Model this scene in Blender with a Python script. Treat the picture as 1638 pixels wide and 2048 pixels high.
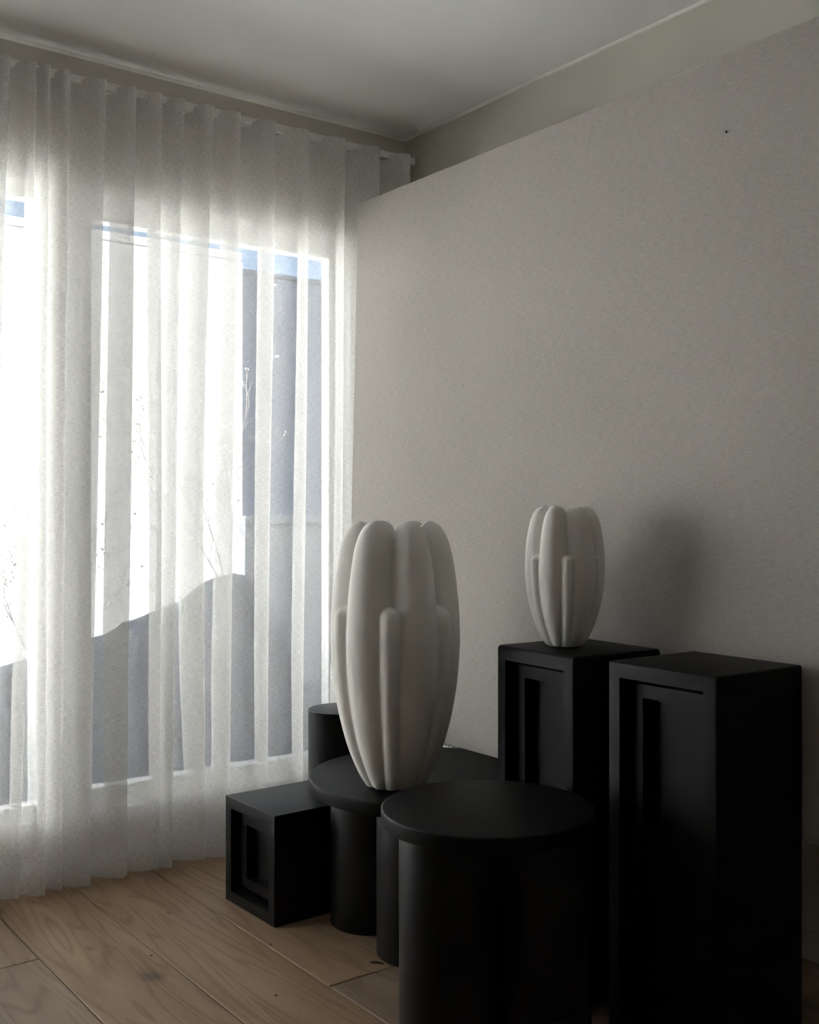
import bpy, bmesh, math, random
from mathutils import Vector, Matrix

# ------------------------------------------------------------------ reset
for o in list(bpy.data.objects):
    bpy.data.objects.remove(o)
S = bpy.context.scene
C = S.collection
PI = math.pi
R = math.radians

# ------------------------------------------------------------------ camera
CAM_H = 1.154
FPX = 2156.0                       # focal length in pixels of the 1638 x 2048 frame
YAW = math.atan2(819 + 795, FPX)   # view axis turned from +y towards +x
cam = bpy.data.cameras.new('camera')
cam.sensor_fit = 'VERTICAL'
cam.sensor_height = 36.0
cam.lens = FPX / 2048.0 * 36.0
cam.clip_start = 0.05
cam.clip_end = 200
camo = bpy.data.objects.new('camera', cam)
C.objects.link(camo)
camo.location = (0, 0, CAM_H)
camo.rotation_euler = (R(90), 0, -YAW)
S.camera = camo

# ------------------------------------------------------------------ sky, sun, exposure
SUN_EL = R(50)
SUN_AZ = R(30)                     # light travels towards +y, turned this far towards +x
w = bpy.data.worlds.new('sky')
S.world = w
w.use_nodes = True
wn = w.node_tree
bg = wn.nodes['Background']
sky = wn.nodes.new('ShaderNodeTexSky')
sky.sky_type = 'NISHITA'
sky.sun_disc = False
sky.sun_elevation = SUN_EL
sky.sun_rotation = R(180) + SUN_AZ
sky.air_density = 1.0
sky.dust_density = 0.6
sky.ozone_density = 1.0
wn.links.new(sky.outputs[0], bg.inputs[0])
bg.inputs[1].default_value = 0.062

sl = bpy.data.lights.new('sun', 'SUN')
sl.energy = 17.5
sl.angle = R(0.53)
sl.color = (1.0, 1.0, 0.995)
so = bpy.data.objects.new('sun', sl)
C.objects.link(so)
d = Vector((math.sin(SUN_AZ) * math.cos(SUN_EL), math.cos(SUN_AZ) * math.cos(SUN_EL), -math.sin(SUN_EL)))
so.rotation_euler = d.to_track_quat('-Z', 'Y').to_euler()
so.location = (-4, -7, 9)

vs = S.view_settings
vs.view_transform = 'Standard'
vs.look = 'None'
vs.gamma = 1.0
vs.use_curve_mapping = False
vs.exposure = 1.88
try:
    S.cycles.max_bounces = 14
    S.cycles.diffuse_bounces = 8
    S.cycles.transparent_max_bounces = 32
    S.cycles.caustics_reflective = False
    S.cycles.caustics_refractive = False
except Exception:
    pass


# ------------------------------------------------------------------ materials
def mat(name):
    m = bpy.data.materials.new(name)
    m.use_nodes = True
    nt = m.node_tree
    b = nt.nodes['Principled BSDF']
    return m, nt, b


def nd(nt, t, **kw):
    n = nt.nodes.new(t)
    for k, v in kw.items():
        setattr(n, k, v)
    return n


def mapping(nt, src, scale):
    mp = nd(nt, 'ShaderNodeMapping')
    mp.inputs['Scale'].default_value = scale
    nt.links.new(src, mp.inputs[0])
    return mp.outputs[0]


def noise(nt, vec, scale=1.0, detail=2.0, rough=0.5, dist=0.0):
    n = nd(nt, 'ShaderNodeTexNoise')
    n.inputs['Scale'].default_value = scale
    n.inputs['Detail'].default_value = detail
    n.inputs['Roughness'].default_value = rough
    n.inputs['Distortion'].default_value = dist
    nt.links.new(vec, n.inputs['Vector'])
    return n.outputs[0]


def math_(nt, op, a, b=None, c=None, clamp=False):
    n = nd(nt, 'ShaderNodeMath', operation=op)
    n.use_clamp = clamp
    for i, v in enumerate((a, b, c)):
        if v is None:
            continue
        if isinstance(v, (int, float)):
            n.inputs[i].default_value = v
        else:
            nt.links.new(v, n.inputs[i])
    return n.outputs[0]


def ramp(nt, fac, stops):
    n = nd(nt, 'ShaderNodeValToRGB')
    e = n.color_ramp.elements
    while len(e) < len(stops):
        e.new(0.5)
    for i, (p, col) in enumerate(stops):
        e[i].position = p
        e[i].color = (*col, 1)
    nt.links.new(fac, n.inputs[0])
    return n.outputs[0]


def bump(nt, b, h, strength, dist):
    n = nd(nt, 'ShaderNodeBump')
    n.inputs['Strength'].default_value = strength
    n.inputs['Distance'].default_value = dist
    nt.links.new(h, n.inputs['Height'])
    nt.links.new(n.outputs[0], b.inputs['Normal'])


def plain(name, col, rough=0.6, spec=0.5, nscale=0, namp=0.06, bstr=0.0, bscale=200):
    m, nt, b = mat(name)
    b.inputs['Roughness'].default_value = rough
    b.inputs['Specular IOR Level'].default_value = spec
    tc = nd(nt, 'ShaderNodeTexCoord').outputs['Object']
    n = noise(nt, tc, nscale or 6, 4)
    lo = tuple(max(0, c * (1 - namp)) for c in col)
    hi = tuple(min(1, c * (1 + namp)) for c in col)
    nt.links.new(ramp(nt, n, [(0.3, lo), (0.7, hi)]), b.inputs['Base Color'])
    if bstr:
        bump(nt, b, noise(nt, tc, bscale, 3), bstr, 0.002)
    return m


M = {}
M['wall'] = plain('painted_wall', (0.62, 0.59, 0.52), 0.75, 0.3, 2, 0.03, 0.05, 300)
M['ceiling'] = plain('ceiling_paint', (0.92, 0.92, 0.91), 0.8, 0.3, 2, 0.02)
M['caulk'] = plain('white_caulk', (0.86, 0.85, 0.79), 0.35, 0.5)
M['lining'] = plain('white_window_wall', (0.70, 0.665, 0.60), 0.7, 0.3, 2, 0.02)
M['frame'] = plain('white_window_frame', (0.84, 0.84, 0.82), 0.4, 0.5, 3, 0.02)
M['rail'] = plain('white_curtain_rail', (0.88, 0.875, 0.86), 0.5, 0.4)
M['black'] = plain('black_stain', (0.004, 0.004, 0.004), 0.43, 0.26, 5, 0.25, 0.10, 60)
M['black2'] = plain('black_plaster', (0.0035, 0.0035, 0.0033), 0.5, 0.13, 5, 0.25, 0.18, 35)
M['vase'] = plain('matte_ceramic', (0.75, 0.735, 0.695), 0.88, 0.2, 5, 0.025, 0.06, 260)
M['white_metal'] = plain('white_radiator_enamel', (0.75, 0.74, 0.70), 0.4, 0.5)
M['leaf'] = plain('dry_leaf', (0.045, 0.028, 0.016), 0.7, 0.3)
M['pin'] = plain('dark_pin', (0.03, 0.03, 0.03), 0.4, 0.5)
M['bark'] = plain('shrub_twigs', (0.20, 0.165, 0.14), 0.8, 0.3)
M['seed'] = plain('dry_seed_heads', (0.55, 0.42, 0.36), 0.8, 0.3)
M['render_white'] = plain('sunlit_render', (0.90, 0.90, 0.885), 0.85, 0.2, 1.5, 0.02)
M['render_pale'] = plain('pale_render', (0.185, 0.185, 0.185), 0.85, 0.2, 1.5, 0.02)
M['render_shaded'] = plain('shade_dark_render', (0.008, 0.013, 0.023), 0.85, 0.2, 1.5, 0.06)  # near-black blue stands in for shade on the far wall
M['paving'] = plain('bounce_paving', (0.80, 0.795, 0.775), 0.9, 0.2, 3, 0.05)
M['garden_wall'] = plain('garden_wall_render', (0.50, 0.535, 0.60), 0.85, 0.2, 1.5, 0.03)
M['batten'] = plain('pine_batten', (0.35, 0.25, 0.15), 0.7, 0.3)


def m_linen():
    m, nt, b = mat('beige_linen')
    b.inputs['Roughness'].default_value = 0.92
    b.inputs['Specular IOR Level'].default_value = 0.15
    tc = nd(nt, 'ShaderNodeTexCoord').outputs['Object']
    h1 = noise(nt, mapping(nt, tc, (45, 45, 650)), 1, 3, 0.6)
    v1 = noise(nt, mapping(nt, tc, (650, 650, 40)), 1, 3, 0.6)
    lg = noise(nt, tc, 1.6, 3)
    s = math_(nt, 'ADD', math_(nt, 'MULTIPLY', h1, 0.62), math_(nt, 'MULTIPLY', v1, 0.38))
    s2 = math_(nt, 'ADD', math_(nt, 'MULTIPLY', s, 0.85), math_(nt, 'MULTIPLY', lg, 0.15))
    nt.links.new(ramp(nt, s2, [(0.34, (0.305, 0.286, 0.261)), (0.5, (0.387, 0.363, 0.333)), (0.66, (0.46, 0.431, 0.397))]),
                 b.inputs['Base Color'])
    bump(nt, b, s, 0.25, 0.002)
    return m


M['linen'] = m_linen()


def m_curtain(name, t_lo, t_hi):
    m = bpy.data.materials.new(name)
    m.use_nodes = True
    nt = m.node_tree
    nt.nodes.clear()
    out = nd(nt, 'ShaderNodeOutputMaterial')
    uv = nd(nt, 'ShaderNodeUVMap').outputs[0]
    h1 = noise(nt, mapping(nt, uv, (60, 760, 1)), 1, 2, 0.6)
    v1 = noise(nt, mapping(nt, uv, (800, 55, 1)), 1, 2, 0.6)
    s = math_(nt, 'ADD', math_(nt, 'MULTIPLY', h1, 0.6), math_(nt, 'MULTIPLY', v1, 0.4))
    mr = nd(nt, 'ShaderNodeMapRange')
    mr.inputs[1].default_value = 0.36
    mr.inputs[2].default_value = 0.64
    mr.inputs[3].default_value = t_lo
    mr.inputs[4].default_value = t_hi
    nt.links.new(s, mr.inputs[0])
    tr = nd(nt, 'ShaderNodeBsdfTransparent')
    di = nd(nt, 'ShaderNodeBsdfDiffuse')
    di.inputs[0].default_value = (0.89, 0.885, 0.865, 1)
    tl = nd(nt, 'ShaderNodeBsdfTranslucent')
    tl.inputs[0].default_value = (0.93, 0.93, 0.915, 1)
    mx = nd(nt, 'ShaderNodeMixShader')
    mx.inputs[0].default_value = 0.07
    nt.links.new(di.outputs[0], mx.inputs[1])
    nt.links.new(tl.outputs[0], mx.inputs[2])
    m2 = nd(nt, 'ShaderNodeMixShader')
    nt.links.new(mr.outputs[0], m2.inputs[0])
    nt.links.new(mx.outputs[0], m2.inputs[1])
    nt.links.new(tr.outputs[0], m2.inputs[2])
    nt.links.new(m2.outputs[0], out.inputs[0])
    return m


M['curtain'] = m_curtain('sheer_linen', 0.29, 0.61)
M['curtain_tape'] = m_curtain('sheer_heading', 0.15, 0.4)


def m_glass():
    m = bpy.data.materials.new('window_glass')
    m.use_nodes = True
    nt = m.node_tree
    nt.nodes.clear()
    out = nd(nt, 'ShaderNodeOutputMaterial')
    tr = nd(nt, 'ShaderNodeBsdfTransparent')
    tr.inputs[0].default_value = (0.97, 0.985, 0.98, 1)
    gl = nd(nt, 'ShaderNodeBsdfGlossy')
    gl.inputs['Roughness'].default_value = 0.02
    fr = nd(nt, 'ShaderNodeFresnel')
    fr.inputs[0].default_value = 1.3
    mx = nd(nt, 'ShaderNodeMixShader')
    nt.links.new(fr.outputs[0], mx.inputs[0])
    nt.links.new(tr.outputs[0], mx.inputs[1])
    nt.links.new(gl.outputs[0], mx.inputs[2])
    nt.links.new(mx.outputs[0], out.inputs[0])
    return m


M['glass'] = m_glass()


def m_oak():
    m, nt, b = mat('oak_plank')
    geo = nd(nt, 'ShaderNodeTexCoord').outputs['Object']
    oi = nd(nt, 'ShaderNodeObjectInfo').outputs['Random']
    off = nd(nt, 'ShaderNodeVectorMath', operation='SCALE')
    cmb = nd(nt, 'ShaderNodeCombineXYZ')
    nt.links.new(math_(nt, 'MULTIPLY', oi, 37.0), cmb.inputs[0])
    nt.links.new(math_(nt, 'MULTIPLY', oi, 91.0), cmb.inputs[1])
    nt.links.new(math_(nt, 'MULTIPLY', oi, 13.0), cmb.inputs[2])
    add = nd(nt, 'ShaderNodeVectorMath', operation='ADD')
    nt.links.new(geo, add.inputs[0])
    nt.links.new(cmb.outputs[0], add.inputs[1])
    p = add.outputs[0]
    # growth rings: contour lines of a field stretched along the plank
    fld = noise(nt, mapping(nt, p, (6.5, 0.62, 1)), 1, 2.5, 0.5, 0.35)
    ring = math_(nt, 'SINE', math_(nt, 'MULTIPLY', fld, 95))
    line = math_(nt, 'POWER', math_(nt, 'MULTIPLY_ADD', ring, 0.5, 0.5), 5.0)
    pore = noise(nt, mapping(nt, p, (420, 16, 1)), 1, 3, 0.6)
    broad = noise(nt, mapping(nt, p, (9, 1.1, 1)), 1, 3, 0.55)
    base = ramp(nt, broad, [(0.30, (0.235, 0.155, 0.094)), (0.52, (0.30, 0.204, 0.127)), (0.72, (0.36, 0.254, 0.163))])
    dark = nd(nt, 'ShaderNodeMix', data_type='RGBA', blend_type='MULTIPLY')
    fac = math_(nt, 'MULTIPLY', line, math_(nt, 'MULTIPLY_ADD', pore, 0.9, 0.1))
    nt.links.new(math_(nt, 'MULTIPLY', fac, 0.8), dark.inputs[0])
    nt.links.new(base, dark.inputs[6])
    dark.inputs[7].default_value = (0.52, 0.43, 0.36, 1)
    d2 = nd(nt, 'ShaderNodeMix', data_type='RGBA', blend_type='MULTIPLY')
    nt.links.new(math_(nt, 'MULTIPLY', math_(nt, 'GREATER_THAN', pore, 0.6), 0.22), d2.inputs[0])
    nt.links.new(dark.outputs[2], d2.inputs[6])
    d2.inputs[7].default_value = (0.5, 0.42, 0.36, 1)
    # knots with a shape of their own, at fixed places on the boards
    pos = nd(nt, 'ShaderNodeNewGeometry').outputs['Position']
    wob = noise(nt, pos, 22, 3)
    cur = d2.outputs[2]
    for (kx, ky, sx, sy, amt) in ((1.095, 2.535, 0.030, 0.060, 0.8), (1.305, 2.90, 0.010, 0.02, 0.7), (1.03, 2.79, 0.012, 0.03, 0.5)):
        sb = nd(nt, 'ShaderNodeVectorMath', operation='SUBTRACT')
        nt.links.new(pos, sb.inputs[0])
        sb.inputs[1].default_value = (kx, ky, 0)
        ml = nd(nt, 'ShaderNodeVectorMath', operation='MULTIPLY')
        nt.links.new(sb.outputs[0], ml.inputs[0])
        ml.inputs[1].default_value = (1 / sx, 1 / sy, 0)
        ln = nd(nt, 'ShaderNodeVectorMath', operation='LENGTH')
        nt.links.new(ml.outputs[0], ln.inputs[0])
        f = math_(nt, 'SUBTRACT', math_(nt, 'MULTIPLY_ADD', wob, 0.8, 0.75), ln.outputs['Value'], clamp=True)
        kn = nd(nt, 'ShaderNodeMix', data_type='RGBA', blend_type='MULTIPLY')
        nt.links.new(math_(nt, 'MULTIPLY', f, amt), kn.inputs[0])
        nt.links.new(cur, kn.inputs[6])
        kn.inputs[7].default_value = (0.30, 0.26, 0.24, 1)
        cur = kn.outputs[2]
    # tone of each board
    hs = nd(nt, 'ShaderNodeHueSaturation')
    nt.links.new(math_(nt, 'MULTIPLY_ADD', oi, 0.34, 0.86), hs.inputs['Value'])
    nt.links.new(math_(nt, 'MULTIPLY_ADD', oi, 0.2, 0.88), hs.inputs['Saturation'])
    nt.links.new(cur, hs.inputs['Color'])
    nt.links.new(hs.outputs[0], b.inputs['Base Color'])
    b.inputs['Roughness'].default_value = 0.55
    b.inputs['Specular IOR Level'].default_value = 0.35
    hgt = math_(nt, 'MULTIPLY_ADD', line, -0.5, math_(nt, 'MULTIPLY', pore, -0.5))
    bump(nt, b, hgt, 0.15, 0.001)
    return m


M['oak'] = m_oak()
M['subfloor'] = plain('dark_subfloor', (0.03, 0.022, 0.016), 0.9, 0.2)


def m_bank():
    m, nt, b = mat('gravel_bank')
    b.inputs['Roughness'].default_value = 0.95
    tc = nd(nt, 'ShaderNodeTexCoord').outputs['Object']
    n1 = noise(nt, tc, 18, 5, 0.65)
    n2 = noise(nt, tc, 90, 3, 0.6)
    s = math_(nt, 'MULTIPLY_ADD', n1, 0.6, math_(nt, 'MULTIPLY', n2, 0.4))
    nt.links.new(ramp(nt, s, [(0.35, (0.062, 0.072, 0.094)), (0.5, (0.145, 0.167, 0.208)), (0.68, (0.26, 0.29, 0.35))]),
                 b.inputs['Base Color'])
    bump(nt, b, s, 0.8, 0.03)
    return m


M['gravel'] = m_bank()


# ------------------------------------------------------------------ helpers
def link(o, parent=None):
    C.objects.link(o)
    if parent is not None:
        o.parent = parent
    return o


def obj(name, bm, m, parent=None, smooth=False, auto=None):
    me = bpy.data.meshes.new(name)
    bmesh.ops.recalc_face_normals(bm, faces=bm.faces[:])
    bm.to_mesh(me)
    bm.free()
    me.materials.append(M[m] if isinstance(m, str) else m)
    if smooth:
        for p in me.polygons:
            p.use_smooth = True
        if auto is not None:
            me.set_sharp_from_angle(angle=R(auto))
    return link(bpy.data.objects.new(name, me), parent)


def empty(name, loc=(0, 0, 0), rz=0.0):
    o = bpy.data.objects.new(name, None)
    o.location = loc
    o.rotation_euler = (0, 0, rz)
    o.empty_display_size = 0.1
    return link(o)


def tag(o, label=None, cat=None, group=None, kind=None):
    for k, v in (('label', label), ('category', cat), ('group', group), ('kind', kind)):
        if v:
            o[k] = v
    return o


def add_box(bm, x0, x1, y0, y1, z0, z1):
    v = [bm.verts.new((x, y, z)) for x in (x0, x1) for y in (y0, y1) for z in (z0, z1)]
    f = []
    for q in ((0, 1, 3, 2), (4, 6, 7, 5), (0, 4, 5, 1), (2, 3, 7, 6), (0, 2, 6, 4), (1, 5, 7, 3)):
        f.append(bm.faces.new([v[i] for i in q]))
    return v, f


def box(x0, x1, y0, y1, z0, z1, bev=0.0, seg=2):
    bm = bmesh.new()
    add_box(bm, x0, x1, y0, y1, z0, z1)
    if bev:
        bmesh.ops.recalc_face_normals(bm, faces=bm.faces[:])
        bmesh.ops.bevel(bm, geom=bm.edges[:], offset=bev, segments=seg, profile=0.5, affect='EDGES')
    return bm


def lathe(profile, n=64):
    """profile: (r, z) from bottom axis to top axis; r == 0 ends close the shape"""
    bm = bmesh.new()
    rings = []
    for r, z in profile:
        if r <= 1e-6:
            rings.append([bm.verts.new((0, 0, z))])
        else:
            rings.append([bm.verts.new((r * math.cos(2 * PI * i / n), r * math.sin(2 * PI * i / n), z)) for i in range(n)])
    for a, b in zip(rings, rings[1:]):
        for i in range(n):
            j = (i + 1) % n
            if len(a) == 1:
                bm.faces.new((a[0], b[j], b[i]))
            elif len(b) == 1:
                bm.faces.new((a[i], a[j], b[0]))
            else:
                bm.faces.new((a[i], a[j], b[j], b[i]))
    return bm


def disc_profile(r, z0, z1, bev, seg=4):
    p = [(0, z0), (r - bev, z0)]
    for k in range(1, seg + 1):
        a = PI / 2 * k / seg
        p.append((r - bev + bev * math.sin(a), z0 + bev - bev * math.cos(a)))
    for k in range(0, seg + 1):
        a = PI / 2 * k / seg
        p.append((r - bev + bev * math.cos(a), z1 - bev + bev * math.sin(a)))
    p.append((0, z1))
    return p


def tube(bm, pts, radii, n=5):
    prev = None
    for i, p in enumerate(pts):
        p = Vector(p)
        t = (Vector(pts[min(i + 1, len(pts) - 1)]) - Vector(pts[max(i - 1, 0)])).normalized()
        a = t.cross(Vector((0.31, 0.87, 0.4))).normalized()
        b = t.cross(a)
        ring = [bm.verts.new(p + (a * math.cos(2 * PI * k / n) + b * math.sin(2 * PI * k / n)) * radii[i]) for k in range(n)]
        if prev:
            for k in range(n):
                bm.faces.new((prev[k], prev[(k + 1) % n], ring[(k + 1) % n], ring[k]))
        else:
            bm.faces.new(ring[::-1])
        prev = ring
    bm.faces.new(prev)


# ------------------------------------------------------------------ the room
XR = 2.497          # right wall
YW = 3.36           # inner face of the window wall
YO = 3.58           # outer face
XL, YB, ZC = -2.7, -2.6, 2.6
ROOF = 3.05
WZ0, WZ1 = 0.15, 2.22
WINS = [(1.15, 2.285), (-0.75, 1.13), ]      # openings along x, right to left

# floor: dark bed with separate planks on it
floor = tag(obj('floor', box(XL, XR, YB, YW, -0.12, -0.012), 'subfloor'), kind='structure')
PW = 0.255
x = 0.905 - PW * 15
rnd = random.Random(4)
FIX = {14: [2.802, 0.55, -1.4], 15: [3.9, 1.62, -0.6], 16: [3.7, 1.45, -0.9], 17: [2.217, 0.02, -2.1], 18: [3.3, 1.1, -1.2]}
col_i = 0
while x < XR - 0.005:
    xa, xb = max(x, XL), min(x + PW, XR)
    js = FIX.get(col_i) or []
    if not js:
        y = YB + rnd.uniform(0.4, 2.0)
        while y < YW:
            js.append(y)
            y += 2.2
    cuts = sorted([YB] + [j for j in js if YB + 0.05 < j < YW - 0.05] + [YW])
    if xb - xa > 0.01:
        for ya, yb in zip(cuts, cuts[1:]):
            g = 0.0011
            bm = bmesh.new()
            lx, ly = xb - xa, yb - ya
            c = 0.0028
            lo = [bm.verts.new(v) for v in ((g, g, -0.012), (lx - g, g, -0.012), (lx - g, ly - g, -0.012), (g, ly - g, -0.012))]
            mi = [bm.verts.new(v) for v in ((g, g, -c * 0.6), (lx - g, g, -c * 0.6), (lx - g, ly - g, -c * 0.6), (g, ly - g, -c * 0.6))]
            hi = [bm.verts.new(v) for v in ((g + c, g + c, 0), (lx - g - c, g + c, 0), (lx - g - c, ly - g - c, 0), (g + c, ly - g - c, 0))]
            bm.faces.new(lo[::-1])
            bm.faces.new(hi)
            for a, b in ((lo, mi), (mi, hi)):
                for i in range(4):
                    bm.faces.new((a[i], a[(i + 1) % 4], b[(i + 1) % 4], b[i]))
            p = obj('plank', bm, 'oak', floor)
            p.location = (xa, ya, 0)
    x += PW
    col_i += 1

tag(obj('ceiling', box(XL - .2, XR + .2, YB - .2, YO, ZC, ZC + 0.15), 'ceiling'), kind='structure')
tag(obj('wall_right', box(XR, XR + .2, YB - .2, YO, -0.12, ZC), 'wall'), kind='structure')
tag(obj('wall_left', box(XL - .2, XL, YB - .2, YO, -0.12, ZC), 'wall'), kind='structure')
tag(obj('wall_back', box(XL, XR, YB - .2, YB, -0.12, ZC), 'wall'), kind='structure')
bm = bmesh.new()
add_box(bm, XL, XR, YW, YO, -0.12, WZ0)
add_box(bm, XL, XR, YW, YO, WZ1, ZC)
xs = [XR] + [v for a, b in WINS for v in (b, a)] + [XL]
for a, b in zip(xs[1::2], xs[0::2]):
    add_box(bm, a, b, YW, YO, WZ0, WZ1)
tag(obj('wall_window', bm, 'lining'), kind='structure')
# unseen upper walls and over-wide roof, added to shade the garden
bm = bmesh.new()
add_box(bm, XL - .2, XR + .2, YO - .2, YO, ZC + .15, ROOF - .12)
add_box(bm, XL - .2, XR + .2, YB - .2, YB, ZC + .15, ROOF - .12)
add_box(bm, XL - .2, XL, YB, YO - .2, ZC + .15, ROOF - .12)
add_box(bm, XR, XR + .2, YB, YO - .2, ZC + .15, ROOF - .12)
tag(obj('wall_upper_shade', bm, 'render_white'), kind='structure')
tag(obj('shade_roof', box(XL - 6.0, XR + 5.0, YB - .4, YO + .05, ROOF - .12, ROOF), 'render_white'), kind='structure')  # reaches far past the house so the garden is shaded


def bead(name, p0, p1, r, m, inward):
    """quarter round in a corner running from p0 to p1"""
    bm = bmesh.new()
    rings = []
    for p in (p0, p1):
        p = Vector(p)
        ring = [bm.verts.new(p)]
        for k in range(6):
            a = PI / 2 * k / 5
            ring.append(bm.verts.new(p + inward * (r * math.cos(a)) + Vector((0, 0, -r * math.sin(a)))))
        rings.append(ring)
    a, b = rings
    n = len(a)
    for i in range(n):
        bm.faces.new((a[i], a[(i + 1) % n], b[(i + 1) % n], b[i]))
    bm.faces.new(a)
    bm.faces.new(b[::-1])
    return tag(obj(name, bm, m), kind='structure')


bead('trim_1', (XR, YB, ZC), (XR, YW, ZC), 0.009, 'caulk', Vector((-1, 0, 0)))
bead('trim_2', (XL, YW, ZC), (XR - .009, YW, ZC), 0.009, 'caulk', Vector((0, -1, 0)))
tag(obj('baseboard_right', box(XR - .014, XR, YB, YW, 0, 0.07, 0.003, 1), 'wall'), kind='structure')
tag(obj('baseboard_window', box(XL, XR - .015, YW - .012, YW, 0, 0.055, 0.003, 1), 'frame'), kind='structure')


# windows: fixed outer frame, sash, glass
def window(name, x0, x1, gx0, gx1, gz0, gz1, bars=()):
    e = empty(name, ((x0 + x1) / 2, YW, WZ0))
    tag(e, kind='structure')
    ox, oy, oz = e.location

    def part(n, bx, m='frame', bev=0.003):
        a = (bx[0] - ox, bx[1] - ox, bx[2] - oy, bx[3] - oy, bx[4] - oz, bx[5] - oz)
        return obj(n, box(*a, bev, 1) if bev else box(*a), m, e)
    fw = 0.045
    fy0, fy1 = YW + 0.005, YW + 0.125
    part('frame_jamb', (x0, x0 + fw, fy0, fy1, WZ0, WZ1))
    part('frame_jamb', (x1 - fw, x1, fy0, fy1, WZ0, WZ1))
    part('frame_head', (x0 + fw, x1 - fw, fy0, fy1, WZ1 - fw, WZ1))
    part('frame_sill', (x0 + fw, x1 - fw, fy0 - .004, fy1, WZ0, WZ0 + fw))
    sy0, sy1 = YW + 0.045, YW + 0.10
    part('sash_stile', (x0 + fw, gx0, sy0, sy1, WZ0 + fw, WZ1 - fw))
    if x1 - fw - gx1 > .01:
        part('sash_stile', (gx1, x1 - fw, sy0, sy1, WZ0 + fw, WZ1 - fw))
    part('sash_rail', (gx0, gx1, sy0, sy1, gz1, WZ1 - fw))
    part('sash_rail', (gx0, gx1, sy0, sy1, WZ0 + fw, gz0))
    for bxx in bars:
        part('sash_stile', (bxx - .04, bxx + .04, sy0, sy1, gz0, gz1))
    bm = bmesh.new()
    vv = [bm.verts.new((a - ox, YW + 0.072 - oy, b - oz)) for a, b in ((gx0, gz0), (gx1, gz0), (gx1, gz1), (gx0, gz1))]
    bm.faces.new(vv)
    obj('pane', bm, 'glass', e)
    return e


window('window_1', WINS[0][0], WINS[0][1], 1.265, 2.173, 0.26, 2.10)
window('window_2', WINS[1][0], WINS[1][1], -0.66, 1.085, 0.238, 2.133)

# ------------------------------------------------------------------ outside
GZ = -0.10
bm = bmesh.new()
vv = [bm.verts.new(v) for v in ((-25, YO, GZ), (30, YO, GZ), (30, 40, GZ), (-25, 40, GZ))]
bm.faces.new(vv)
tag(obj('ground', bm, 'gravel'), kind='structure')

bm = bmesh.new()
add_box(bm, -9, 9, 5.6, 8.49, GZ - .05, GZ + .02)
tag(obj('bounce_terrace', bm, 'paving'), kind='structure')  # unseen behind the bank, added to bounce sun up to the ceiling

# white building in full sun
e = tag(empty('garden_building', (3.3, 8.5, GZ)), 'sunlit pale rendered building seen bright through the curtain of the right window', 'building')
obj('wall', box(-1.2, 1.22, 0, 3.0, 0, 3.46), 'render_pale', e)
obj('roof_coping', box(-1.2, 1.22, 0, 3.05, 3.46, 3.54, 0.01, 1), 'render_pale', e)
e = tag(empty('garden_building', (-3.0, 8.45, GZ)), 'long unseen white building added to bounce sun in through the left window', 'building')  # out of view, added as a bright reflector for the room
obj('wall', box(-8, 5.08, 0, 3.0, 0, 3.46), 'render_white', e)
obj('roof_coping', box(-8.05, 5.09, -.01, 3.05, 3.46, 3.54, 0.01, 1), 'render_white', e)
# shaded building further back, its shade put into the dark colour
e = tag(empty('shaded_building', (9.5, 12.2, GZ)), 'building with shade put into its dark colour, beyond the white one, under the blue sky', 'building')
obj('wall', box(-6.5, 9, 0, 4, 0, 4.28), 'render_shaded', e)
obj('roof_coping', box(-6.5, 9, -0.02, 4, 4.28, 4.34, 0.01, 1), 'render_shaded', e)
# low white garden wall in the shade of the house
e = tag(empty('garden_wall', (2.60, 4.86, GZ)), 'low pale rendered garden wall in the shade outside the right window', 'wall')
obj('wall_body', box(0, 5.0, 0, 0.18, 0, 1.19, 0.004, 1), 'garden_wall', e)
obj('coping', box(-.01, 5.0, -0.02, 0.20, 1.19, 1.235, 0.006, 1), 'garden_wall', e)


# gravel bank rising to the right
def bank_h(x):
    pts = [(-6, .22), (0, .26), (1.2, .44), (1.816, .573), (1.946, .633), (2.22, .723), (2.351, .813), (2.513, .849), (2.56, .84), (2.75, .35), (3.3, 0.02), (6, .0)]
    for (a, ha), (b, hb) in zip(pts, pts[1:]):
        if a <= x <= b:
            return ha + (hb - ha) * (x - a) / (b - a)
    return 0


bm = bmesh.new()
nx, ny = 150, 26
rb = random.Random(9)
grid = []
for i in range(nx + 1):
    xx = -6 + 11 * i / nx
    row = []
    for j in range(ny + 1):
        yy = 3.95 + 0.86 * j / ny
        u = (yy - 3.95) / 0.80
        hgt = bank_h(xx) * (math.sin(min(u, 1) * PI / 2) ** 1.6)
        jit = rb.uniform(-.02, .02) if 0 < j < ny else 0
        row.append(bm.verts.new((xx, yy, GZ + 0.004 + max(0, hgt * 1.0 + 0.10 * min(u, 1) + jit))))
    grid.append(row)
for i in range(nx):
    for j in range(ny):
        bm.faces.new((grid[i][j], grid[i + 1][j], grid[i + 1][j + 1], grid[i][j + 1]))
# back and skirt down to the ground
for i in range(nx):
    a, b = grid[i][ny], grid[i + 1][ny]
    c_, d_ = bm.verts.new((b.co.x, b.co.y + .02, GZ)), bm.verts.new((a.co.x, a.co.y + .02, GZ))
    bm.faces.new((a, b, c_, d_))
tag(obj('gravel_bank', bm, 'gravel', smooth=True), 'rough grey gravel bank rising outside below the white building', 'bank')


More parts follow.
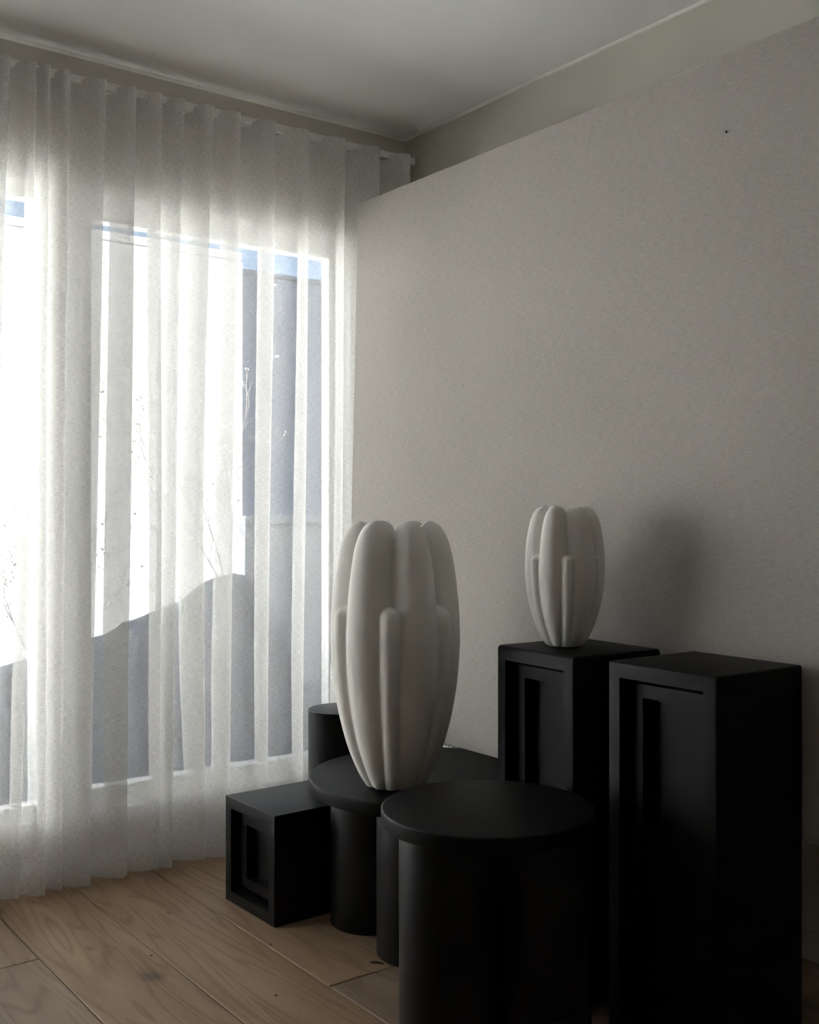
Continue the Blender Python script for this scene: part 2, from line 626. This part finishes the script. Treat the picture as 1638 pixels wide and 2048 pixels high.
def shrub(loc, seed, h, label, n=7):
    r = random.Random(seed)
    e = tag(empty('bare_shrub', loc), label, 'shrub', 'bare shrubs in the garden outside')
    bm = bmesh.new()
    bs = bmesh.new()

    def grow(p, dvec, length, rad, depth):
        pts, radii = [p.copy()], [rad]
        q = p.copy()
        dd = dvec.copy()
        steps = 5
        for k in range(steps):
            dd = (dd + Vector((r.uniform(-.22, .22), r.uniform(-.22, .22), r.uniform(-.08, .14)))).normalized()
            q = q + dd * length / steps
            pts.append(q.copy())
            radii.append(max(0.0008, rad * (1 - 0.75 * (k + 1) / steps)))
            if depth < 2 and k >= 1:
                for _ in range(1 if depth else 2):
                    nv = (dd + Vector((r.uniform(-.9, .9), r.uniform(-.9, .9), r.uniform(-.2, .5)))).normalized()
                    grow(q.copy(), nv, length * r.uniform(.35, .55), radii[-1] * .6, depth + 1)
        tube(bm, pts, radii, 4)
        if depth == 2:
            for _ in range(2):
                c = q + Vector((r.uniform(-.012, .012), r.uniform(-.012, .012), r.uniform(-.012, .012)))
                bmesh.ops.create_icosphere(bs, subdivisions=1, radius=r.uniform(.003, .006), matrix=Matrix.Translation(c))
    for _ in range(n):
        grow(Vector((r.uniform(-.05, .05), r.uniform(-.05, .05), 0)),
             Vector((r.uniform(-.5, .5), r.uniform(-.4, .4), 1)).normalized(), h * r.uniform(.7, 1), 0.0035, 0)
    obj('branches', bm, 'bark', e)
    tag(obj('seed_heads', bs, 'seed', e), kind='stuff')


def bank_z(x, y):
    u = (y - 3.95) / 0.80
    return GZ + bank_h(x) * (math.sin(min(u, 1) * PI / 2) ** 1.6) + 0.10 * min(u, 1) - .02


for sx0, sy0, sd, hh, nb, lab in ((2.38, 4.50, 3, 1.0, 4, 'leafless twiggy shrub outside, before the pale garden wall'),
                                  (1.55, 4.55, 8, 0.75, 3, 'leafless twiggy shrub outside, low in front of the sunlit white building'),
                                  (0.62, 4.5, 15, 1.0, 4, 'leafless twiggy shrub outside the left window at the frame edge')):
    shrub((sx0, sy0, bank_z(sx0, sy0)), sd, hh, lab, nb)

# ------------------------------------------------------------------ curtain and its rail
RZ = 2.507
e = tag(empty('curtain_rail', (0, 3.294, RZ)), 'slim white curtain rail just below the ceiling over the window', 'curtain rail')
obj('rail', box(XL + .3, 2.482, -0.009, 0.009, -0.026, 0, 0.002, 1), 'rail', e)
obj('end_cap', box(2.482, 2.486, -0.011, 0.011, -0.028, 0.002, 0.001, 1), 'rail', e)
for bx in (-1.6, -0.2, 1.1, 2.36):
    obj('bracket', box(bx, bx + .03, 0.009, YW - 3.294, -0.012, -0.004, 0.001, 1), 'rail', e)

top = [.95, 1.029, 1.067, 1.126, 1.237, 1.34, 1.426, 1.497, 1.601, 1.699, 1.838, 1.966, 2.116, 2.273, 2.424]
mid = [.917, 1.011, 1.061, 1.115, 1.215, 1.321, 1.426, 1.476, 1.572, 1.676, 1.815, 1.953, 2.101, 2.26, 2.41]
bot = [.901, .977, 1.055, 1.103, 1.188, 1.309, 1.421, 1.457, 1.578, 1.656, 1.80, 1.94, 2.09, 2.25, 2.40]
rc = random.Random(21)
xx = .95
pre = []
while xx > -2.25:
    xx -= rc.choice((.06, .085, .1, .115, .13))
    pre.append(xx)
pre = pre[::-1]
top = pre + top
mid = [v - .025 + rc.uniform(-.01, .01) for v in pre] + mid
bot = [v - .04 + rc.uniform(-.015, .015) for v in pre] + bot
NP = len(top)
CRY = 3.232
rowsz = [2.496, 2.487, 2.477, 2.45, 2.42, 2.40] + [2.40 - 2.36 * (k + 1) / 40 for k in range(40)] + [0.026, 0.012]
SEG = 22
depth = []
for i in range(NP - 1):
    sp = top[i + 1] - top[i]
    depth.append(min(0.097, max(0.058, sp * 0.9)))


def crest(i, z):
    t = z / RZ
    if t > .46:
        k = (t - .46) / .54
        k = k * k * (3 - 2 * k) * .4 + k * .6
        return mid[i] + (top[i] - mid[i]) * k
    k = t / .46
    return bot[i] + (mid[i] - bot[i]) * k


def cur_pt(i, s, z):
    a, b = crest(i, z), crest(i + 1, z)
    dp = depth[i] * (0.95 + 0.12 * math.sin(i * 2.3 + z * 1.1))
    # fuller rounded fold: lingers at front and back
    yy = CRY + dp * (0.5 - 0.5 * math.cos(2 * PI * s)) ** 1.25
    # the pleats lean over each other in mid-height, open out at the hem and under the rail
    fl = .62 + .38 * min(1, max(0, z / .6))
    fu = min(1, max(0, (2.42 - z) / .35))
    lean_ = fl * fu * fu * (3 - 2 * fu)
    sk = (-.08, .10, .0, .14, -.05)[i % 5] + .20 + lean_ * (.60 - .50 * min(1, max(0, (top[i] - 1.60) / .22)))
    sx = s + 0.04 * math.sin(4 * PI * s) - sk * (0.5 - 0.5 * math.cos(2 * PI * s))
    yy += 0.006 * math.sin(z * 2.1 + i * 1.7) * math.sin(PI * s) + 0.004 * math.sin(3.1 * z + i)
    return a + (b - a) * sx, yy


def top_z(y):
    k = min(1, max(0, (y - 3.274) / 0.006))
    return 2.494 - k * (2.494 - 2.4775)


cols = [(i, s / SEG) for i in range(NP - 1) for s in range(SEG)]
cols.append((NP - 2, 1.0))
# arc length along the cloth
ulen = [0.0]
for k in range(1, len(cols)):
    a, b = cur_pt(*cols[k - 1], 1.2), cur_pt(*cols[k], 1.2)
    ulen.append(ulen[-1] + math.hypot(a[0] - b[0], a[1] - b[1]))


def cloth(name, zs, m, parent, off=0.0, wavy=False, topfit=False):
    verts, faces, uvs = [], [], []
    n = len(cols)
    for r_, z in enumerate(zs):
        for k, (i, s) in enumerate(cols):
            xq, yq = cur_pt(i, s, z)
            zq = z
            if topfit:
                zq = min(z, top_z(yq))
            if wavy and z < 0.2:
                zq = z + 0.005 * math.sin(i * 3.7 + s * 5) * (1 - z / 0.2)
            verts.append((xq, yq + off, zq))
            uvs.append((ulen[k], z))
    for r_ in range(len(zs) - 1):
        for k in range(n - 1):
            a = r_ * n + k
            faces.append((a, a + 1, a + 1 + n, a + n))
    me = bpy.data.meshes.new(name)
    me.from_pydata(verts, [], faces)
    lay = me.uv_layers.new(name='UVMap')
    for l in me.loops:
        lay.data[l.index].uv = uvs[l.vertex_index]
    for p in me.polygons:
        p.use_smooth = True
    me.materials.append(M[m])
    return link(bpy.data.objects.new(name, me), parent)


ce = tag(empty('curtain', (0, 0, 0)), 'floor-length sheer off-white linen curtain hanging in loose folds across the windows', 'curtain')
cloth('sheer_fabric', rowsz, 'curtain', ce, wavy=True, topfit=True)
cloth('heading_tape', [2.496, 2.487, 2.477, 2.45, 2.43, 2.412], 'curtain_tape', ce, 0.0022, topfit=True)
cloth('hem', [0.046, 0.034, 0.024, 0.0135], 'curtain_tape', ce, 0.0018, wavy=True)

# ------------------------------------------------------------------ radiator behind the panel
e = tag(empty('radiator', (2.43, 1.95, 0)), 'low white convector radiator behind the linen panel, its slotted grille peeping out', 'radiator')
obj('casing', box(-.03, 0.052, 0, 1.1, 0.06, 0.322, 0.004, 1), 'white_metal', e)
for yy in (0.12, 0.93):
    obj('foot', box(-.02, 0.04, yy, yy + .05, 0.0, 0.06), 'white_metal', e)
bm = bmesh.new()
add_box(bm, -.03, 0.052, 0, 1.1, 0.351, 0.357)
add_box(bm, 0.044, 0.052, 0, 1.1, 0.322, 0.351)
k = 0
while k * 0.018 < 1.09:
    add_box(bm, -.03, -.022, k * .018, k * .018 + .0055, 0.322, 0.351)
    k += 1
tag(obj('grille', bm, 'white_metal', e), kind='stuff')

# ------------------------------------------------------------------ linen panel in front of the right wall
PZ0, PZ1, PX0, PX1, PY1, PY0 = 0.43, 2.25, 2.105, 2.151, 3.18, -0.35
lean = math.atan2(PX1 - PX0, PZ1 - PZ0)
e = tag(empty('linen_panel', (PX0, PY0, PZ0)), 'very large beige linen-covered panel leaning slightly before the right-hand wall', 'panel')
Lp = math.hypot(PX1 - PX0, PZ1 - PZ0)
b_ = obj('board', box(0, 0.035, 0, PY1 - PY0, 0, Lp, 0.003, 2), 'linen', e)
b_.rotation_euler = (0, lean, 0)
for zz in (0.35, 1.55):
    xo = 0.040 + zz * math.tan(lean)
    obj('support_batten', box(xo, XR - PX0 - 0.001, 0.3, 0.36, zz, zz + .06), 'batten', e)
    obj('support_batten', box(xo, XR - PX0 - 0.001, 2.6, 2.66, zz, zz + .06), 'batten', e)
pn = obj('pin', lathe([(0, 0), (0.0025, 0.0005), (0.003, 0.002), (0.002, 0.004), (0, 0.0045)], 12), 'pin', e, True)
pn.location = (0.041 - 0.0005, 1.604 - PY0, 1.63)
pn.rotation_euler = (0, R(-90), 0)


# ------------------------------------------------------------------ pedestals
def pedestal(name, label, loc, rz, sx, sy, h, bev, group, m='black2'):
    """origin at the near corner of the framed face (x = 0 plane), body runs +x and +y"""
    e = tag(empty(name, loc, rz), label, 'pedestal', group)
    bm = bmesh.new()
    add_box(bm, 0, sx, 0, sy, 0, h)
    bmesh.ops.recalc_face_normals(bm, faces=bm.faces[:])
    bmesh.ops.bevel(bm, geom=bm.edges[:], offset=bev, segments=3, profile=0.5, affect='EDGES')
    bm.faces.ensure_lookup_table()
    f = min((q for q in bm.faces if abs(q.normal.x + 1) < 1e-3), key=lambda q: -q.calc_area())
    bmesh.ops.inset_region(bm, faces=[f], thickness=0.046 - bev, depth=0)
    r_ = bmesh.ops.extrude_discrete_faces(bm, faces=[f])
    nf = r_['faces'][0]
    bmesh.ops.translate(bm, verts=nf.verts[:], vec=(0.062, 0, 0))
    obj('body', bm, m, e, True, 25)
    b0, wd = 0.046, 0.030
    # stepped inner frame
    bm = bmesh.new()
    y0, y1, z0, z1 = b0 + .0006, sy - b0 - .0006, b0 + .0006, h - b0 - .0006
    o1 = [(y0, z0), (y1, z0), (y1, z1), (y0, z1)]
    i1 = [(y0 + wd, z0 + wd), (y1 - wd, z0 + wd), (y1 - wd, z1 - wd), (y0 + wd, z1 - wd)]
    V = {}
    for nm, ring, xq in (('of', o1, .029), ('if', i1, .029), ('ob', o1, .0612), ('ib', i1, .0612)):
        V[nm] = [bm.verts.new((xq, yy, zz)) for yy, zz in ring]
    for a, b in (('of', 'if'), ('if', 'ib'), ('ib', 'ob'), ('ob', 'of')):
        for i in range(4):
            j = (i + 1) % 4
            bm.faces.new((V[a][i], V[a][j], V[b][j], V[b][i]))
    obj('stepped_frame', bm, m, e)
    obj('inset_panel', box(.0585, .0615, y0 + wd + .0004, y1 - wd - .0004, z0 + wd + .0004, z1 - wd - .0004), m, e)
    return e


PH = 0.82
g = 'black framed pedestals by the linen panel'
pedestal('tall_pedestal', 'tall square black pedestal with stepped frame front, nearest and empty on top',
         (1.806, 1.374, 0), R(-1), 0.291, 0.30, PH, 0.006, g)
pedestal('tall_pedestal', 'tall square black pedestal with stepped frame front carrying the small vase',
         (1.788, 1.757, 0), R(-3.5), 0.285, 0.290, PH, 0.010, g)
pedestal('cube_pedestal', 'low black cube pedestal with square stepped frame, beside the curtain',
         (1.492, 2.618, 0), R(1.0), 0.292, 0.284, 0.31, 0.002, g, 'black')

# ------------------------------------------------------------------ round column
e = tag(empty('column_pedestal', (1.921, 2.934, 0)), 'plain round black column pedestal behind the large vase near the curtain', 'pedestal')
obj('shaft', lathe(disc_profile(0.108, 0.0, 0.511, 0.0005, 1), 72), 'black', e, True, 30)
obj('cap', lathe(disc_profile(0.108, 0.5111, 0.5165, 0.0024, 3), 72), 'black', e, True, 30)


# ------------------------------------------------------------------ round tables
def table(label, loc, Rt, h, th, lr, lq, angs, lo=(0, 0)):
    e = tag(empty('round_table', loc), label, 'table', 'black round tables on thick cylinder legs')
    obj('table_top', lathe(disc_profile(Rt, h - th, h, 0.0045, 4), 128), 'black2', e, True, 30)
    for a in angs:
        l = obj('leg', lathe(disc_profile(lr, 0.0, h - th - .0005, 0.003, 3), 72), 'black', e, True, 30)
        l.location = (lo[0] + lq * math.cos(a), lo[1] + lq * math.sin(a), 0)
    return e


mx, my = 1.870, 2.398
a0 = math.atan2(0.137, -0.117)
table('wide low round black table under the large vase', (mx, my, 0), 0.342, 0.417, 0.036, 0.115, 0.18,
      [a0 + PI / 2 * k for k in range(4)], (-.0135, -.031))
fx, fy = 1.529, 1.760
vx = math.atan2(-math.cos(YAW), -math.sin(YAW))           # towards the camera


table('taller round black table in the foreground with an empty top', (fx, fy, 0), 0.231, 0.52, 0.034, 0.103, 0.119,
      [vx - R(48), vx + R(72), vx + R(192)])


# ------------------------------------------------------------------ lobed vases
PROF = [(0, .440), (.02, .505), (.045, .565), (.10, .665), (.16, .755), (.275, .877), (.39, .955), (.505, .993), (.563, 1.0), (.68, .982),
        (.79, .935), (.87, .880), (.92, .828), (.955, .765), (.978, .70), (.992, .62), (1.0, .53)]


def prof(t):
    # Catmull-Rom through the measured half widths
    for k in range(len(PROF) - 1):
        if PROF[k][0] <= t <= PROF[k + 1][0]:
            p0 = PROF[max(k - 1, 0)]
            p1, p2 = PROF[k], PROF[k + 1]
            p3 = PROF[min(k + 2, len(PROF) - 1)]
            h = p2[0] - p1[0]
            u = (t - p1[0]) / h
            m1 = (p2[1] - p0[1]) / (p2[0] - p0[0]) * h
            m2 = (p3[1] - p1[1]) / (p3[0] - p1[0]) * h
            return ((2 * u**3 - 3 * u**2 + 1) * p1[1] + (u**3 - 2 * u**2 + u) * m1
                    + (-2 * u**3 + 3 * u**2) * p2[1] + (u**3 - u**2) * m2)
    return PROF[-1][1]


def circ(c, rho, dth):
    q = rho * rho - (c * math.sin(dth)) ** 2
    if q <= 0 or math.cos(dth) < 0:
        return 0.0
    return c * math.cos(dth) + math.sqrt(q)


def vase(label, loc, H, Rm, rz, ts):
    e = tag(empty('lobed_vase', loc, rz), label, 'vase', 'matte white lobed vases')
    N = 288
    tsz = sorted(set([round(k / 70 * .86, 5) for k in range(71)] + [round(ts - .055 + .08 * k / 26, 5) for k in range(27)]
                     + [.86 + .14 * math.sin(PI / 2 * k / 22) for k in range(1, 23)] + [.004, .009]))
    bm = bmesh.new()
    rings = []
    capt = 0.042

    def ring_r(th, t, rr):
        # rr: outer half width at this height, in units of Rm
        big = []
        sh = min(1, max(0, (t - .45) / .5))
        rho = .375 - .05 * sh
        lw = max(0, 1 - t / .4)
        rho -= .11 * lw * lw
        c = 1 - rho
        small = 0.0
        best = 0.0
        p = 20 + 22 * sh + 16 * lw
        acc = (.63 + .16 * lw) ** p
        for i in range(6):
            dth = (th - (i + .5) * PI / 3 + PI) % (2 * PI) - PI
            v = circ(c, rho, dth) if abs(dth) < PI / 2 else 0
            acc += v ** p
        big = acc ** (1 / p) * rr
        if t < ts:
            q = max(0.0, (t - (ts - capt)) / capt)
            sc = math.sqrt(max(0, 1 - q * q))
            rs = (.108 + .036 * min(1, t / .45))
            for i in range(6):
                dth = (th - i * PI / 3 + PI) % (2 * PI) - PI
                cs = rr * 1.0 - rs
                v = circ(cs - rs * .35 * (1 - sc), rs * sc, dth) if sc > 0.02 else 0
                small = max(small, v)
        if small > 0:
            pp = 26 + 14 * lw
            return ((big ** pp + small ** pp) ** (1 / pp)) * 1.0
        return big

    def add(t, rr, z, wdrop):
        ring = []
        for k in range(N):
            th = 2 * PI * k / N
            r_ = ring_r(th, t, rr)
            F = min(1.0, r_ / rr)
            ring.append(bm.verts.new((r_ * Rm * math.cos(th), r_ * Rm * math.sin(th), z - wdrop * (1 - F) * 0.15 * H)))
        rings.append(ring)
    for t in tsz:
        wd = min(1, max(0, (t - .80) / .2))
        add(t, prof(t), t * H, wd * wd * (3 - 2 * wd))
    for rr, t in ((.47, .998), (.41, .985), (.37, .96), (.345, .92), (.33, .80), (.32, .5), (.30, .12), (.22, .06)):
        add(1.0, rr, t * H, 1)
    for a, b in zip(rings, rings[1:]):
        for k in range(N):
            j = (k + 1) % N
            bm.faces.new((a[k], a[j], b[j], b[k]))
    for ring, zz, flip in ((rings[0], 0.0, True), (rings[-1], 0.05 * H, False)):
        cv = bm.verts.new((0, 0, zz))
        for k in range(N):
            j = (k + 1) % N
            bm.faces.new((ring[j], ring[k], cv) if flip else (ring[k], ring[j], cv))
    o = obj('body', bm, 'vase', e, True)
    # soften the creases where the fingers meet
    sm = o.modifiers.new('soften', 'SMOOTH')
    sm.factor = 0.5
    sm.iterations = 4
    return e


# angle 0 of the vase (a short lobe) turned towards the camera
def face_cam(x, y):
    return math.atan2(-y, -x)


bx_, by_ = 1.715, 2.356
vase('large matte white lobed vase standing on the wide low round table', (bx_, by_, 0.417), 0.714, 0.1755,
     face_cam(bx_, by_) - R(5), 0.685)
sx_, sy_ = 1.927, 1.926
vase('small matte white lobed vase standing on the tall pedestal', (sx_, sy_, PH), 0.350, 0.0995,
     face_cam(sx_, sy_) + R(5), 0.655)


# ------------------------------------------------------------------ bits on the floor
def leaf(loc, rz, L, W, label):
    bm = bmesh.new()
    n = 8
    up, lo, bt = [], [], []
    for k in range(n + 1):
        t = k / n
        wd = W * math.sin(PI * min(1, t * 1.05) ** .8) if 0 < k < n else 0.0004
        zz = 0.0015 * math.sin(PI * t) + 0.0012
        up.append(bm.verts.new((t * L, wd, zz + .002)))
        lo.append(bm.verts.new((t * L, -wd, zz + .002)))
        bt.append(bm.verts.new((t * L, 0, zz - .0008)))
    for k in range(n):
        bm.faces.new((up[k], up[k + 1], bt[k + 1], bt[k]))
        bm.faces.new((bt[k], bt[k + 1], lo[k + 1], lo[k]))
        bm.faces.new((lo[k], lo[k + 1], up[k + 1], up[k]))
    o = obj('dry_leaf', bm, 'leaf', None, True)
    o.location = loc
    o.rotation_euler = (0, 0, rz)
    return tag(o, label, 'leaf')


leaf((1.572, 2.268, 0), R(-50), 0.036, 0.0050, 'small dark dry leaf on the floor by the round table legs')
for (px, py, rz, lab) in ((1.142, 2.645, 0.4, 'tiny dark crumb on the oak floor near the dark knot'),
                          (1.425, 2.522, 1.2, 'tiny dark crumb on the oak floor below the cube pedestal'),
                          (1.286, 2.248, 2.0, 'tiny dark crumb on the oak floor at the bottom edge')):
    bm = bmesh.new()
    bmesh.ops.create_icosphere(bm, subdivisions=1, radius=0.0026)
    for v in bm.verts:
        v.co.x *= 1.7
        v.co.z = v.co.z * .6 + .0016
    o = obj('crumb', bm, 'leaf')
    o.location = (px, py, 0)
    o.rotation_euler = (0, 0, rz)
    tag(o, lab, 'crumb', 'dark crumbs on the floor')
